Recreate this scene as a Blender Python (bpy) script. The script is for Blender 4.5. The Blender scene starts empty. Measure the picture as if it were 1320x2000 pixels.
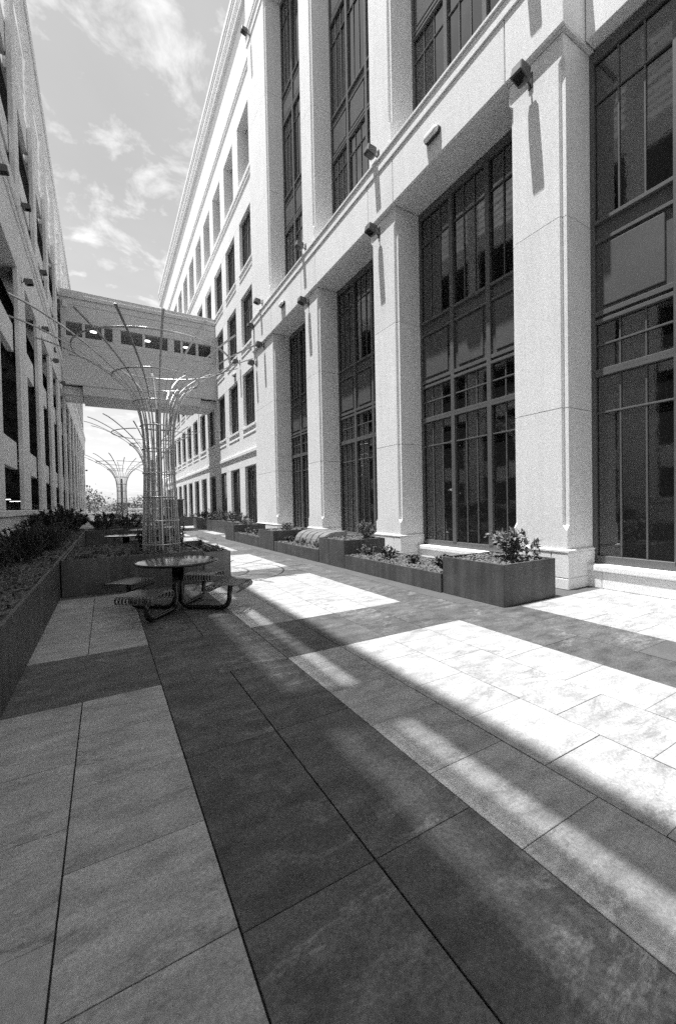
import bpy, bmesh, math, random
from mathutils import Vector, Matrix
random.seed(7)
sc = bpy.context.scene
COL = sc.collection

# ------------------------------------------------------------------ camera
def cam_basis(pitch, roll, yaw):
    cy, sy, cp, sp = math.cos(yaw), math.sin(yaw), math.cos(pitch), math.sin(pitch)
    w = Vector((sy*cp, cy*cp, sp)); r = Vector((cy, -sy, 0)); u = r.cross(w)
    c, s = math.cos(roll), math.sin(roll)
    return c*r + s*u, -s*r + c*u, w
R_, U_, W_ = cam_basis(math.radians(-1.09), math.radians(-1.127), math.radians(29.93))
cd = bpy.data.cameras.new('camera'); cam = bpy.data.objects.new('camera', cd); COL.objects.link(cam)
cam.matrix_world = Matrix(((R_.x, U_.x, -W_.x, 0), (R_.y, U_.y, -W_.y, 0), (R_.z, U_.z, -W_.z, 1.6), (0, 0, 0, 1)))
cd.sensor_fit = 'VERTICAL'; cd.sensor_height = 36; cd.lens = 788.3/2000*36
cd.clip_start = .05; cd.clip_end = 6000
sc.camera = cam

# ------------------------------------------------------------------ light
SUN_TRAVEL = Vector((1, -.31, -4.59)).normalized()
EL = math.asin(-SUN_TRAVEL.z); AZ = math.atan2(-SUN_TRAVEL.x, -SUN_TRAVEL.y)
wd = bpy.data.worlds.new('World'); sc.world = wd; wd.use_nodes = True
nt = wd.node_tree; nt.nodes.clear()
def wn(t, **k):
    n = nt.nodes.new(t)
    for a, b in k.items(): setattr(n, a, b)
    return n
sky = wn('ShaderNodeTexSky', sky_type='NISHITA', sun_disc=False, sun_elevation=EL, sun_rotation=AZ, air_density=1.0, dust_density=1.0, ozone_density=1.0)
bw = wn('ShaderNodeVectorMath', operation='DOT_PRODUCT'); bw.inputs[1].default_value = (.22, .38, .40); nt.links.new(sky.outputs[0], bw.inputs[0])   # panchromatic film response
# broken cloud laid over the sky by direction (flat cloud deck seen in perspective)
tc = wn('ShaderNodeTexCoord'); sep = wn('ShaderNodeSeparateXYZ'); nt.links.new(tc.outputs['Generated'], sep.inputs[0])
def wm(op, a, b=None, c=None, clamp=False):
    n = wn('ShaderNodeMath', operation=op, use_clamp=clamp)
    for i, v in enumerate((a, b, c)):
        if v is None: continue
        if isinstance(v, (int, float)): n.inputs[i].default_value = v
        else: nt.links.new(v, n.inputs[i])
    return n.outputs[0]
zc = wm('MAXIMUM', sep.outputs[2], .02); zc = wm('ADD', zc, .12)
comb = wn('ShaderNodeCombineXYZ'); nt.links.new(wm('DIVIDE', sep.outputs[0], zc), comb.inputs[0]); nt.links.new(wm('DIVIDE', sep.outputs[1], zc), comb.inputs[1])
def wnoise(scale, det, rough, off):
    mp = wn('ShaderNodeVectorMath', operation='ADD'); mp.inputs[1].default_value = off; nt.links.new(comb.outputs[0], mp.inputs[0])
    n = wn('ShaderNodeTexNoise'); n.inputs['Scale'].default_value = scale; n.inputs['Detail'].default_value = det; n.inputs['Roughness'].default_value = rough
    n.inputs['Distortion'].default_value = .35
    nt.links.new(mp.outputs[0], n.inputs['Vector']); return n.outputs[0]
puff = wm('MULTIPLY', wm('SUBTRACT', wnoise(6.5, 9, .62, (5.3, 2.2, 0)), .50), 5., clamp=True)
veil = wm('MULTIPLY', wm('SUBTRACT', wnoise(.9, 6, .6, (9.3, 1.2, 4)), .46), 2.4, clamp=True)
cloud = wm('MAXIMUM', wm('MULTIPLY', puff, .85), wm('MULTIPLY', veil, .22))
SKY_BASE, CLOUD = .64, 3.6
mixc = wn('ShaderNodeMix', data_type='FLOAT'); nt.links.new(cloud, mixc.inputs[0]); nt.links.new(wm('MULTIPLY', bw.outputs['Value'], SKY_BASE), mixc.inputs[2]); mixc.inputs[3].default_value = CLOUD
bg = wn('ShaderNodeBackground'); nt.links.new(mixc.outputs[0], bg.inputs[0]); bg.inputs[1].default_value = .085
ow = wn('ShaderNodeOutputWorld'); nt.links.new(bg.outputs[0], ow.inputs[0])
sl = bpy.data.lights.new('sun', 'SUN'); sun = bpy.data.objects.new('sun', sl); COL.objects.link(sun)
sl.energy = 2.4; sl.angle = math.radians(.53); sl.color = (1, 1, 1)
sun.rotation_euler = SUN_TRAVEL.to_track_quat('-Z', 'Y').to_euler(); sun.location = (-10, 3, 40)
vs = sc.view_settings; vs.view_transform = 'Standard'; vs.look = 'None'; vs.gamma = 1; vs.exposure = 1.92; vs.use_curve_mapping = False
sc.cycles.max_bounces = 6; sc.cycles.diffuse_bounces = 4; sc.cycles.glossy_bounces = 3; sc.cycles.transparent_max_bounces = 6
sc.cycles.use_denoising = False; sc.cycles.sample_clamp_indirect = 6

# ------------------------------------------------------------------ materials (all neutral grey: the picture is black and white)
def mat(name, col, rough=.75, metal=0., var=.12, scale=1.2, speck=0., speck_scale=180., bump=0., bump_scale=60., rand=0., stretch=(1, 1, 1),
        streak=0., patch=0., patch_col=.4, patch_scale=1.5, vein=0., spec=.5, local=False, emit=0., aniso_vec=None):
    m = bpy.data.materials.new(name); m.use_nodes = True; t = m.node_tree; L = t.links; N = t.nodes
    b = N['Principled BSDF']; b.inputs['Roughness'].default_value = rough; b.inputs['Metallic'].default_value = metal
    b.inputs['Specular IOR Level'].default_value = spec
    def nn(ty, **k):
        n = N.new(ty)
        for a, v in k.items(): setattr(n, a, v)
        return n
    def mm(op, a, c=None, clamp=False):
        n = nn('ShaderNodeMath', operation=op, use_clamp=clamp)
        for i, v in enumerate((a, c)):
            if v is None: continue
            if isinstance(v, (int, float)): n.inputs[i].default_value = v
            else: L.new(v, n.inputs[i])
        return n.outputs[0]
    if local:
        co = nn('ShaderNodeTexCoord').outputs['Object']; oi = nn('ShaderNodeObjectInfo')
        ad = nn('ShaderNodeVectorMath', operation='ADD'); sx = nn('ShaderNodeCombineXYZ')
        L.new(mm('MULTIPLY', oi.outputs['Random'], 137.), sx.inputs[0]); L.new(mm('MULTIPLY', oi.outputs['Random'], 71.), sx.inputs[1])
        L.new(co, ad.inputs[0]); L.new(sx.outputs[0], ad.inputs[1]); co = ad.outputs[0]
    else:
        co = nn('ShaderNodeNewGeometry').outputs['Position']
    def noise(s, det=5, ro=.6, st=(1, 1, 1), dist=0.):
        mp = nn('ShaderNodeVectorMath', operation='MULTIPLY'); mp.inputs[1].default_value = st; L.new(co, mp.inputs[0])
        n = nn('ShaderNodeTexNoise'); n.inputs['Scale'].default_value = s; n.inputs['Detail'].default_value = det; n.inputs['Roughness'].default_value = ro; n.inputs['Distortion'].default_value = dist
        L.new(mp.outputs[0], n.inputs['Vector']); return n.outputs[0]
    def fac(sig, amt): return mm('ADD', mm('MULTIPLY', mm('SUBTRACT', sig, .5), 2*amt), 1.)
    v = mm('MULTIPLY', fac(noise(scale, 6, .62, stretch), var*3.0), col)
    if speck: v = mm('MULTIPLY', v, fac(noise(speck_scale, 2, .7), speck*3.0))
    if streak: v = mm('MULTIPLY', v, fac(noise(3., 6, .6, (2.4, 2.4, .12)), streak*3.0))
    if rand:
        oi2 = nn('ShaderNodeObjectInfo'); v = mm('MULTIPLY', v, fac(oi2.outputs['Random'], rand))
    if patch:
        pm = mm('MULTIPLY', mm('SUBTRACT', mm('MULTIPLY', noise(patch_scale, 8, .75, (1, 1, 1), .8), noise(patch_scale*9, 4, .7)), .30), 9., clamp=True)
        mx = nn('ShaderNodeMix', data_type='FLOAT'); L.new(mm('MULTIPLY', pm, patch), mx.inputs[0]); L.new(v, mx.inputs[2]); mx.inputs[3].default_value = patch_col; v = mx.outputs[0]
    h = None
    if vein:
        s1 = noise(1.3, 7, .68, (1, 2.4, 1), .35)
        line = mm('SUBTRACT', 1., mm('MULTIPLY', mm('ABSOLUTE', mm('SUBTRACT', s1, .5)), 30.), clamp=True)
        msk = mm('MULTIPLY', mm('SUBTRACT', noise(1.1, 3, .5), .44), 6., clamp=True)
        line = mm('MULTIPLY', line, msk)
        v = mm('MULTIPLY', v, mm('ADD', 1., mm('MULTIPLY', line, vein))); h = line
    v = mm('MAXIMUM', v, .004)
    L.new(v, b.inputs['Base Color'])
    if bump:
        bp = nn('ShaderNodeBump'); bp.inputs['Strength'].default_value = bump; bp.inputs['Distance'].default_value = .01
        L.new(noise(bump_scale, 6, .7, stretch), bp.inputs['Height']); L.new(bp.outputs[0], b.inputs['Normal'])
    if emit:
        b.inputs['Emission Color'].default_value = (1, 1, 1, 1); b.inputs['Emission Strength'].default_value = emit
    return m
MT = {}
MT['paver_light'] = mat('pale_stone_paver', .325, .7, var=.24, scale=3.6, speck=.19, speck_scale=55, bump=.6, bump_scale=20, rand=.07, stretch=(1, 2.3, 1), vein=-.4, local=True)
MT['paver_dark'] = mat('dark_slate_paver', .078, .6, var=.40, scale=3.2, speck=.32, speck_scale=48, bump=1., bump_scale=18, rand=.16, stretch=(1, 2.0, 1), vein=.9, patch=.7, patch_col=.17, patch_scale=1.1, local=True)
MT['paver_light_far'] = mat('pale_stone_paver_far', .30, .7, var=.08, scale=2.2, speck=.1, speck_scale=30)
MT['paver_dark_far'] = mat('dark_slate_paver_far', .082, .65, var=.13, scale=2., speck=.12, speck_scale=30)
MT['joint'] = mat('dark_joint', .025, .95)  # dark joint colour between the pavers
MT['ground'] = mat('asphalt_ground', .12, .9, var=.3, scale=.05)
MT['precast'] = mat('sandblasted_precast', .78, .85, var=.025, scale=1.1, speck=.10, speck_scale=38, bump=.3, bump_scale=170, streak=.04, rand=.035)
MT['precast_joint'] = mat('precast_joint', .16, .9)
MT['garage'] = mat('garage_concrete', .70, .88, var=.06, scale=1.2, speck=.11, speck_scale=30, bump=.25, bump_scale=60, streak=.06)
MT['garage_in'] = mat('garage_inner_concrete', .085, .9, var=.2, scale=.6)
MT['bridge'] = mat('bridge_panel', .56, .8, var=.03, scale=.8, speck=.09, speck_scale=26, streak=.03)
MT['frame'] = mat('bronze_window_frame', .105, .42, metal=.0, var=.08, scale=3., spec=.5)
MT['panel'] = mat('bronze_spandrel_panel', .085, .45, var=.08, scale=2., spec=.5)
MT['glass'] = mat('dark_window_glass', .012, .02, var=.1, bump=.12, bump_scale=1.3); MT['glass'].node_tree.nodes['Principled BSDF'].inputs['IOR'].default_value = 2.1
MT['steel'] = mat('dark_patinated_steel', .074, .55, var=.22, scale=2.2, speck=.12, speck_scale=60, streak=.28, patch=.12, patch_col=.22, patch_scale=2.2, bump=.1, bump_scale=40)
MT['steel_pale'] = mat('pale_weathered_steel', .16, .6, var=.15, scale=2.2, speck=.12, speck_scale=60, streak=.2)
MT['soil'] = mat('planting_soil', .075, .95, var=.4, scale=14, speck=.3, speck_scale=60, bump=1., bump_scale=40)
MT['mulch'] = mat('bark_mulch', .13, .9, var=.5, scale=22)
MT['gal'] = mat('galvanised_bar', .56, .42, metal=.75, var=.15, scale=8)
MT['black'] = mat('black_coated_metal', .009, .22, var=.2, scale=6, spec=.6)
MT['slat'] = mat('glossy_black_strap', .03, .28, var=.15, scale=6, spec=1.0)
MT['tabletop'] = mat('black_mottled_tabletop', .016, .13, var=.3, scale=16, spec=.35)
MT['leaf'] = mat('leaf', .085, .5, var=.35, scale=9, spec=.4)
MT['leaf_dark'] = mat('dark_leaf', .04, .5, var=.35, scale=9, spec=.4)
MT['leaf_pale'] = mat('pale_leaf', .16, .5, var=.3, scale=9, spec=.4)
MT['bark'] = mat('twig_bark', .09, .9, var=.3, scale=12)
MT['lampgrey'] = mat('grey_lamp_housing', .09, .5, var=.1)
MT['lampdark'] = mat('dark_lamp_housing', .03, .45, var=.1)
MT['lens'] = mat('lamp_lens', .01, .08, spec=.7)
MT['white'] = mat('white_paint', .75, .5, var=.05)
MT['diff'] = mat('sconce_diffuser', .82, .25, var=.02)
MT['lit'] = mat('lit_lamp', .8, .5, emit=.9)
MT['lit2'] = mat('lit_tube', .8, .5, emit=1.5)
MT['hill'] = mat('distant_hill', .10, .95, var=.5, scale=.05)
MT['post'] = mat('weathered_post', .22, .6, var=.1, scale=4)
MT['bench'] = mat('pale_slat', .16, .6, var=.15, scale=5)

# ------------------------------------------------------------------ mesh helpers
class MB:
    def __init__(s): s.v = []; s.f = []
    def quad(s, a, b, c, d): n = len(s.v); s.v += [a, b, c, d]; s.f.append((n, n+1, n+2, n+3)); return s
    def box(s, x0, x1, y0, y1, z0, z1):
        n = len(s.v); s.v += [(x, y, z) for z in (z0, z1) for x, y in ((x0, y0), (x1, y0), (x1, y1), (x0, y1))]
        s.f += [tuple(n+i for i in q) for q in ((3, 2, 1, 0), (4, 5, 6, 7), (0, 1, 5, 4), (1, 2, 6, 5), (2, 3, 7, 6), (3, 0, 4, 7))]; return s
    def cbox(s, x0, x1, y0, y1, z0, z1, c=.008):       # box with chamfered edges
        c = min(c, (x1-x0)*.4, (y1-y0)*.4, (z1-z0)*.4)
        def ring(z, k): return [(x0+k+c*0, y0+c, z), (x0+k+c, y0+k, z)][:0] or [
            (x0+k, y0+k+c, z), (x0+k+c, y0+k, z), (x1-k-c, y0+k, z), (x1-k, y0+k+c, z),
            (x1-k, y1-k-c, z), (x1-k-c, y1-k, z), (x0+k+c, y1-k, z), (x0+k, y1-k-c, z)]
        return s.loft([ring(z0, c), ring(z0+c, 0), ring(z1-c, 0), ring(z1, c)])
    def loft(s, rings, cap=True, closed=False):
        n0 = len(s.v); k = len(rings[0])
        for r in rings: s.v += [tuple(p) for p in r]
        m = len(rings)
        for i in range(m if closed else m-1):
            for j in range(k):
                a, b = n0+i*k, n0+((i+1) % m)*k
                s.f.append((a+j, a+(j+1) % k, b+(j+1) % k, b+j))
        if cap and not closed:
            s.f.append(tuple(n0+j for j in reversed(range(k)))); s.f.append(tuple(n0+(m-1)*k+j for j in range(k)))
        return s
    def tube(s, pts, r, k=8, cap=True, closed=False):
        pts = [Vector(p) for p in pts]; rs = r if isinstance(r, (list, tuple)) else [r]*len(pts)
        up = Vector((0, 0, 1)); rings = []; prev = None; m = len(pts)
        for i, p in enumerate(pts):
            a = pts[(i-1) % m] if (closed or i > 0) else p; b = pts[(i+1) % m] if (closed or i < m-1) else p
            t = (b-a).normalized()
            if prev is None: prev = t.orthogonal().normalized() if abs(t.z) > .9 else t.cross(up).normalized()
            u = (prev - t*prev.dot(t)).normalized(); prev = u; w = t.cross(u)
            rings.append([p + (u*math.cos(q)+w*math.sin(q))*rs[i] for q in [2*math.pi*j/k for j in range(k)]])
        return s.loft(rings, cap, closed)
    def lathe(s, prof, k=32, c=(0, 0, 0)):
        rings = [[(c[0]+r*math.cos(2*math.pi*j/k), c[1]+r*math.sin(2*math.pi*j/k), c[2]+z) for j in range(k)] for r, z in prof]
        return s.loft(rings)
    def mesh(s, name): 
        me = bpy.data.meshes.new(name); me.from_pydata([tuple(p) for p in s.v], [], s.f); me.validate(); me.update(); return me
    def build(s, name, m, parent=None, smooth=False, loc=None):
        me = s.mesh(name); me.materials.append(MT[m] if isinstance(m, str) else m)
        if smooth:
            for p in me.polygons: p.use_smooth = True
        return obj(name, me, parent, loc)
def obj(name, me, parent=None, loc=None, rot=None):
    o = bpy.data.objects.new(name, me); COL.objects.link(o)
    if parent: o.parent = parent
    if loc: o.location = loc
    if rot: o.rotation_euler = rot
    return o
def thing(name, label, cat, loc=(0, 0, 0), rz=0, group=None):
    o = obj(name, None); o.location = loc; o.rotation_euler = (0, 0, rz); o['label'] = label; o['category'] = cat
    if group: o['group'] = group
    return o
def tag(o, label, cat, group=None):
    o['label'] = label; o['category'] = cat
    if group: o['group'] = group
    return o
def copy_tree(o, parent=None):
    c = o.copy(); COL.objects.link(c); c.parent = parent
    for ch in o.children: copy_tree(ch, c)
    return c
def B(name, x0, x1, y0, y1, z0, z1, m, parent=None, c=.008):
    return MB().cbox(x0, x1, y0, y1, z0, z1, c).build(name, m, parent)

# ------------------------------------------------------------------ ground and paving
MB().quad((-2500, -2500, -.35), (2500, -2500, -.35), (2500, 2500, -.35), (-2500, 2500, -.35)).build('ground', 'ground')['kind'] = 'structure'
plaza = MB().box(-2.3, 9.2, -14, 63, -.30, -.014).build('plaza_paving', 'joint'); plaza['kind'] = 'structure'
XE = [-2.04, -1.43, -.82, -.205, .40, 1.01, 1.615, 2.255, 2.87, 3.49, 4.12, 4.77, 5.44, 6.05, 6.66, 7.27, 7.88]
PER, BAND0, BW_ = 4.63, 3.92, 1.25
tiles = []
def in_band(y): return ((y-BAND0) % PER) < BW_
for i in range(len(XE)-1):
    xa, xb = XE[i], XE[i+1]
    if 10 <= i <= 11:                                       # long dark run beside the right planters
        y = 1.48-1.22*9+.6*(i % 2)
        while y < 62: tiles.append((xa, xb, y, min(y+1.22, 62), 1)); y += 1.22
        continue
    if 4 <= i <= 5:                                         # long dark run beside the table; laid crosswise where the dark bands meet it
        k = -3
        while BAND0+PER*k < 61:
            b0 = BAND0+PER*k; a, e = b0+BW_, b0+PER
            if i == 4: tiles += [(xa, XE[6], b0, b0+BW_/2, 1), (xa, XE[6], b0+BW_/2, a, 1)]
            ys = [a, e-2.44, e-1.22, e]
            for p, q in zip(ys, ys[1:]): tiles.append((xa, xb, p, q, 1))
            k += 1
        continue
    k = -3
    while BAND0+PER*k < 61:
        b0 = BAND0+PER*k
        if i in (2, 3): b0 += .03
        for q in range(2): tiles.append((xa, xb, b0+q*BW_/2, b0+(q+1)*BW_/2, 1)) if i > 5 else None
        if i in (0, 2): tiles += [(xa, XE[i+2], b0, b0+BW_/2, 1), (xa, XE[i+2], b0+BW_/2, b0+BW_, 1)]
        a, e = b0+BW_, b0+PER
        off = .305 if (i % 2 == (0 if i < 5 else 0)) else 0.
        n = e-.61*6
        ys = [a]; y = e-.61*5 - off + (.0)
        while y < e-.02:
            if y > a+.08: ys.append(y)
            y += .61
        ys.append(e)
        for p, q in zip(ys, ys[1:]): tiles.append((xa, xb, p, q, 0))
        k += 1
GX, GY_ = .0038, .0023
ctr = Vector((0, 0, 1.6))
def area(t):
    x, y = (t[0]+t[1])/2, (t[2]+t[3])/2; v = Vector((x, y, -1.6)); d = v.dot(W_)
    if d < .3: return 0
    px, py = v.dot(R_)/d*788, v.dot(U_)/d*788
    if abs(px) > 760 or abs(py) > 1150: return 0
    if x < -.74 or (x > 5.1 and 4 < y < 22): return 0
    return (t[1]-t[0])*(t[3]-t[2])/d**3
tiles.sort(key=area, reverse=True)
cache = {}
def paver_mesh(w, l, ty):
    key = (round(w, 3), round(l, 3), ty)
    if key not in cache:
        me = MB().cbox(-w/2+GX, w/2-GX, -l/2+GY_, l/2-GY_, -.03, 0, .002).mesh('paver'); me.materials.append(MT['paver_dark' if ty else 'paver_light']); cache[key] = me
    return cache[key]
far = [MB(), MB()]
for n, (xa, xb, ya, yb, ty) in enumerate(tiles):
    if n < 300 and yb > -1.5:
        o = obj('paver', paver_mesh(xb-xa, yb-ya, ty), plaza, ((xa+xb)/2, (ya+yb)/2, random.uniform(-.0012, .0012)))
    else: far[ty].box(xa+GX, xb-GX, ya+GY_, yb-GY_, -.03, 0)
for ty in (0, 1):
    o = far[ty].build('paver_field', 'paver_dark_far' if ty else 'paver_light_far', plaza); o['kind'] = 'stuff'

# ------------------------------------------------------------------ office building (right)
PX, WX = 7.07, 7.93
office = thing('office_building', 'pale precast office building with giant pillars and dark gridded windows, right of the plaza', 'building', (7.07, 0, 0)); OFF = Vector((-7.07, 0, 0))
def OB(name, x0, x1, y0, y1, z0, z1, m='precast', parent=None, c=.01): return MB().cbox(x0-7.07 if parent is None else x0-7.07, x1-7.07, y0, y1, z0, z1, c).build(name, m, parent or office)
def notch_ring(x0, x1, y0, y1, z, n):
    x0 -= 7.07; x1 -= 7.07; e = .006
    return [(x0+n, y0, z), (x1, y0, z), (x1, y1, z), (x0+n, y1, z), (x0+n, y1-n-e, z), (x0, y1-n-2*e, z), (x0, y0+n+2*e, z), (x0+n, y0+n+e, z)]
NT = .072
def pillar(y0, y1, x1, zs, z_full, z_notch, z_top0=None, name='pillar', n_lo=True):
    core = MB().box(PX+.09-7.07, x1-7.07-.02, y0+.09, y1-.09, zs[0]-.02, zs[-1]-.0).build(name, 'precast_joint', office)
    for a, b in zip(zs, zs[1:]):
        a += .006; b -= .006; rings = []
        lev = [a]
        for q in (z_full, z_notch): 
            if a < q < b: lev.append(q)
        top = [] if z_top0 is None else [q for q in (z_top0-.09, z_top0) if a < q < b]
        lev += top+[b]
        for z in lev:
            n = .003 if z <= z_full+1e-6 or (z_top0 is not None and z >= z_top0-1e-6) else NT
            rings.append(notch_ring(PX, x1, y0, y1, z, n))
        MB().loft(rings).build('pillar_block', 'precast', core)
    return core
PIL = [(4.17, 5.24), (8.82, 9.98), (13.46, 14.66), (18.06, 20.92)]
for i, (y0, y1) in enumerate(PIL):
    c = pillar(y0, y1, 8.05, [.72, 3.24, 6.60, 9.70], 1.06, 1.15, 9.32)
    # plinth courses
    for za, zb, pr in ((0, .20, .035), (.205, .66, .035)):
        parts = [(y0-pr, y0+.28), (y0+.286, y1+pr)] if zb > .3 else [(y0-pr, y1+pr)]
        for ya, yb in parts: MB().cbox(PX-pr-7.07, 8.03-7.07, ya, yb, za, zb, .012).build('plinth_block', 'precast', c)
    MB().loft([[(x-7.07, y, z) for x, y in ((PX-p, y0-p), (8.03, y0-p), (8.03, y1+p), (PX-p, y1+p))] for z, p in ((.665, .045), (.70, .045), (.722, .005))]).build('plinth_cap', 'precast', c)
# lintel beam above the pillars: one piece over each pillar and each bay
BX = 6.972
ys = [4.10]
for y0, y1 in PIL: ys += [y0+.02 if y0 > 5 else None, y1-.0]
segs = [(4.10, 5.26), (5.27, 8.80), (8.81, 9.99), (10.0, 13.44), (13.45, 14.68), (14.69, 18.04), (18.05, 20.95)]
for a, b in segs:
    OB('lintel_panel', BX, 8.02, a+.004, b-.004, 9.76, 10.985)
    OB('lintel_soffit_strip', BX+.07, 8.0, a+.003, b-.003, 9.715, 9.757, c=.004)
OB('string_course', BX-.03, 8.02, 4.06, 20.98, 10.988, 11.27, c=.012)
OB('string_cap', BX-.065, 8.02, 4.03, 21.0, 11.275, 11.37, c=.02)
# upper pilasters
UP = [(4.25, 5.16), (8.98, 10.02), (13.68, 14.72), (18.35, 20.92)]
for y0, y1 in UP: pillar(y0, y1, 8.05, [11.374, 16.6, 21.2, 25.6], 12.05, 12.14, None, 'pilaster')
OB('upper_wall', 7.03, 8.3, 4.1, 20.95, 25.62, 29.4)
for z0, z1, p in ((26.05, 26.16, .05), (26.42, 26.50, .05)): OB('band_course', 7.03-p, 7.2, 18.3, 20.93, z0, z1)
# windows of the pillar bays -----------------------------------------------------
pane_cache = {}
def pane(y0, y1, z0, z1, x, parent, tilt=True):
    w, h = y1-y0, z1-z0; k = (round(w, 3), round(h, 3))
    if k not in pane_cache:
        me = MB().box(-.006, .006, -w/2, w/2, -h/2, h/2).mesh('pane'); me.materials.append(MT['glass']); pane_cache[k] = me
    o = obj('pane', pane_cache[k], parent, (x-7.07, (y0+y1)/2, (z0+z1)/2))
    if tilt: o.rotation_euler = (0, random.gauss(0, .004), random.gauss(0, .004))
    return o
def wb(name, x0, x1, y0, y1, z0, z1, p, m='frame', c=.004): return MB().cbox(x0-7.07, x1-7.07, y0, y1, z0, z1, c).build(name, m, p)
def bay_window(y0, y1, ndiv, zones, z0, z1, panels, name='bay_window'):
    """zones: list of [z edges] glazed bands; panels: list of (za, zb) closed spandrels"""
    x = WX
    f = MB()
    f.cbox(x-.05-7.07, x+.10-7.07, y0, y0+.075, z0, z1, .004).cbox(x-.05-7.07, x+.10-7.07, y1-.075, y1, z0, z1, .004)
    f.cbox(x-.05-7.07, x+.10-7.07, y0+.075, y1-.075, z1-.2, z1, .004).cbox(x-.06-7.07, x+.10-7.07, y0+.075, y1-.075, z0, z0+.14, .004)
    w = f.build(name, 'frame', office)
    n = len(ndiv)
    ya, yb = y0+.075, y1-.075; tot = sum(ndiv); cw = (yb-ya)/tot
    edges = []; q = ya; bounds = [ya]
    for d in ndiv: q += cw*d; bounds.append(q)
    for b in bounds[1:-1]: wb('mullion', x-.075, x+.06, b-.06, b+.06, z0+.14, z1-.2, w)
    for (ba, bb, d) in zip(bounds, bounds[1:], ndiv):
        la = ba+(.06 if ba > ya+.01 else 0); lb = bb-(.06 if bb < yb-.01 else 0)
        for zs in zones:
            for t in range(1, d): 
                yy = la+(lb-la)*t/d; wb('glazing_bar', x-.022, x+.022, yy-.013, yy+.013, zs[0], zs[-1], w, c=.003)
            for zz in zs[1:-1]: wb('glazing_bar', x-.03, x+.024, la, lb, zz-.015, zz+.015, w, c=.003)
            for za, zb in zip(zs, zs[1:]):
                for t in range(d): pane(la+(lb-la)*t/d, la+(lb-la)*(t+1)/d, za, zb, x+.012, w)
        for za, zb in panels:
            pb = wb('spandrel_panel', x-.005, x+.05, la, lb, za-.08, zb+.12, w, 'panel')
            wb('raised_field', x-.045, x-.002, la+.12, lb-.12, za+.16, zb-.36, w, 'panel', .012)
    for zs in zones:
        for zz in (zs[0], zs[-1]):
            if z0+.2 < zz < z1-.25:
                up = zz == zs[-1]
                wb('transom', x-.072, x+.05, ya, yb, zz if up else zz-.065, zz+.065 if up else zz, w)
    for za, zb in panels:
        wb('rail', x-.05, x+.03, ya, yb, zb-.30, zb-.24, w); wb('rail', x-.062, x+.03, ya, yb, za-.0, za+.085, w)
    return w
LZ = [[.56, 3.18, 3.84], [3.97, 4.41, 4.80], [6.66, 8.78, 9.50]]
for (a, b) in ((5.24, 8.82), (9.98, 13.46), (14.66, 18.06)):
    bay_window(a, b, (3, 3, 3) if b < 9 else ((3, 3, 3) if b < 14 else (3, 3, 3)), LZ, .42, 9.70, [(4.93, 6.55)])
    OB('window_sill', 7.62, 8.0, a+.04, b-.04, .30, .415, c=.02); OB('sill_block', 7.66, 8.0, a+.05, b-.05, 0, .295)
UZ = [[11.55, 14.0, 14.62], [16.3, 19.0, 19.75], [21.2, 24.4, 25.38]]
for (a, b) in ((5.16, 8.98), (10.02, 13.68), (14.72, 18.35)):
    bay_window(a, b, (3, 3, 3), UZ, 11.40, 25.6, [(14.75, 16.2), (19.87, 21.1)], 'upper_window')
OB('light_baffle', 8.12, 8.2, -14, 20.9, .02, 29.3, 'garage_in')  # unseen backing, added to keep sky light out of the window gaps
# near end: the facade steps back towards the camera
NB = [[.56, 3.18, 3.84], [3.97, 4.41, 4.80], [6.66, 8.78, 9.50]]
bay_window(.28, 4.17, (3, 3, 3), NB, .42, 9.70, [(4.93, 6.55)])
bay_window(-3.9, -.5, (3, 3, 3), NB, .42, 9.70, [(4.93, 6.55)])
for a, b in ((.3, 4.16), (-4.0, -.52)):
    OB('window_sill', 7.62, 8.0, a, b, .30, .415, c=.02)
    q = a
    while q < b-.1: OB('sill_block', 7.655, 8.0, q+.003, min(q+1.2, b)-.003, 0, .295); q += 1.2
OB('near_wall', 7.63, 8.3, -14, 4.09, 9.76, 29.4); OB('near_pier', 7.5, 8.2, -.5, .27, 0, 9.75); OB('near_pier', 7.5, 8.2, -14, -4.0, 0, 9.75)
# far wing -------------------------------------------------------------------------
FX, Y0, PW, WW, NW = 7.20, 21.36, 3.09, 2.05, 12
YEND = Y0+PW*NW
ROWS = [(.55, 3.92, False), (6.20, 9.27, False), (10.80, 13.68, False), (15.16, 18.0, False), (20.0, 23.45, True)]
def wing_span(z0, z1, nm='wall_band', x=FX):
    y = 20.93
    k = 0
    while y < YEND:
        e = min(y+PW*2, YEND+.6); OB(nm, x, x+.55, y+(.004 if k else 0), e-.004, z0, z1); y = e; k += 1
for z0, z1 in ((0, .55), (3.92, 6.20), (9.27, 10.80), (13.68, 15.16), (18.0, 20.0), (23.45, 29.4)): wing_span(z0, z1)
fw = MB(); 
def far_window_mesh(h):
    f = MB(); w = WW
    f.box(-.05, .06, 0, .06, 0, h).box(-.05, .06, w-.06, w, 0, h).box(-.05, .06, .06, w-.06, 0, .10).box(-.05, .06, .06, w-.06, h-.12, h)
    me = f.mesh('window'); me.materials.append(MT['frame'])
    g = MB()
    for t in range(1, 6):
        yy = .06+(w-.12)*t/6; r = .035 if t == 3 else .017
        g.box(-.03, .02, yy-r, yy+r, .10, h-.12)
    g.box(-.034, .024, .06, w-.06, h-.86, h-.82); me2 = g.mesh('glazing_bars'); me2.materials.append(MT['frame'])
    p = MB().box(0, .012, .06, w-.06, .1, h-.12).mesh('pane'); p.materials.append(MT['glass'])
    return me, me2, p
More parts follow.
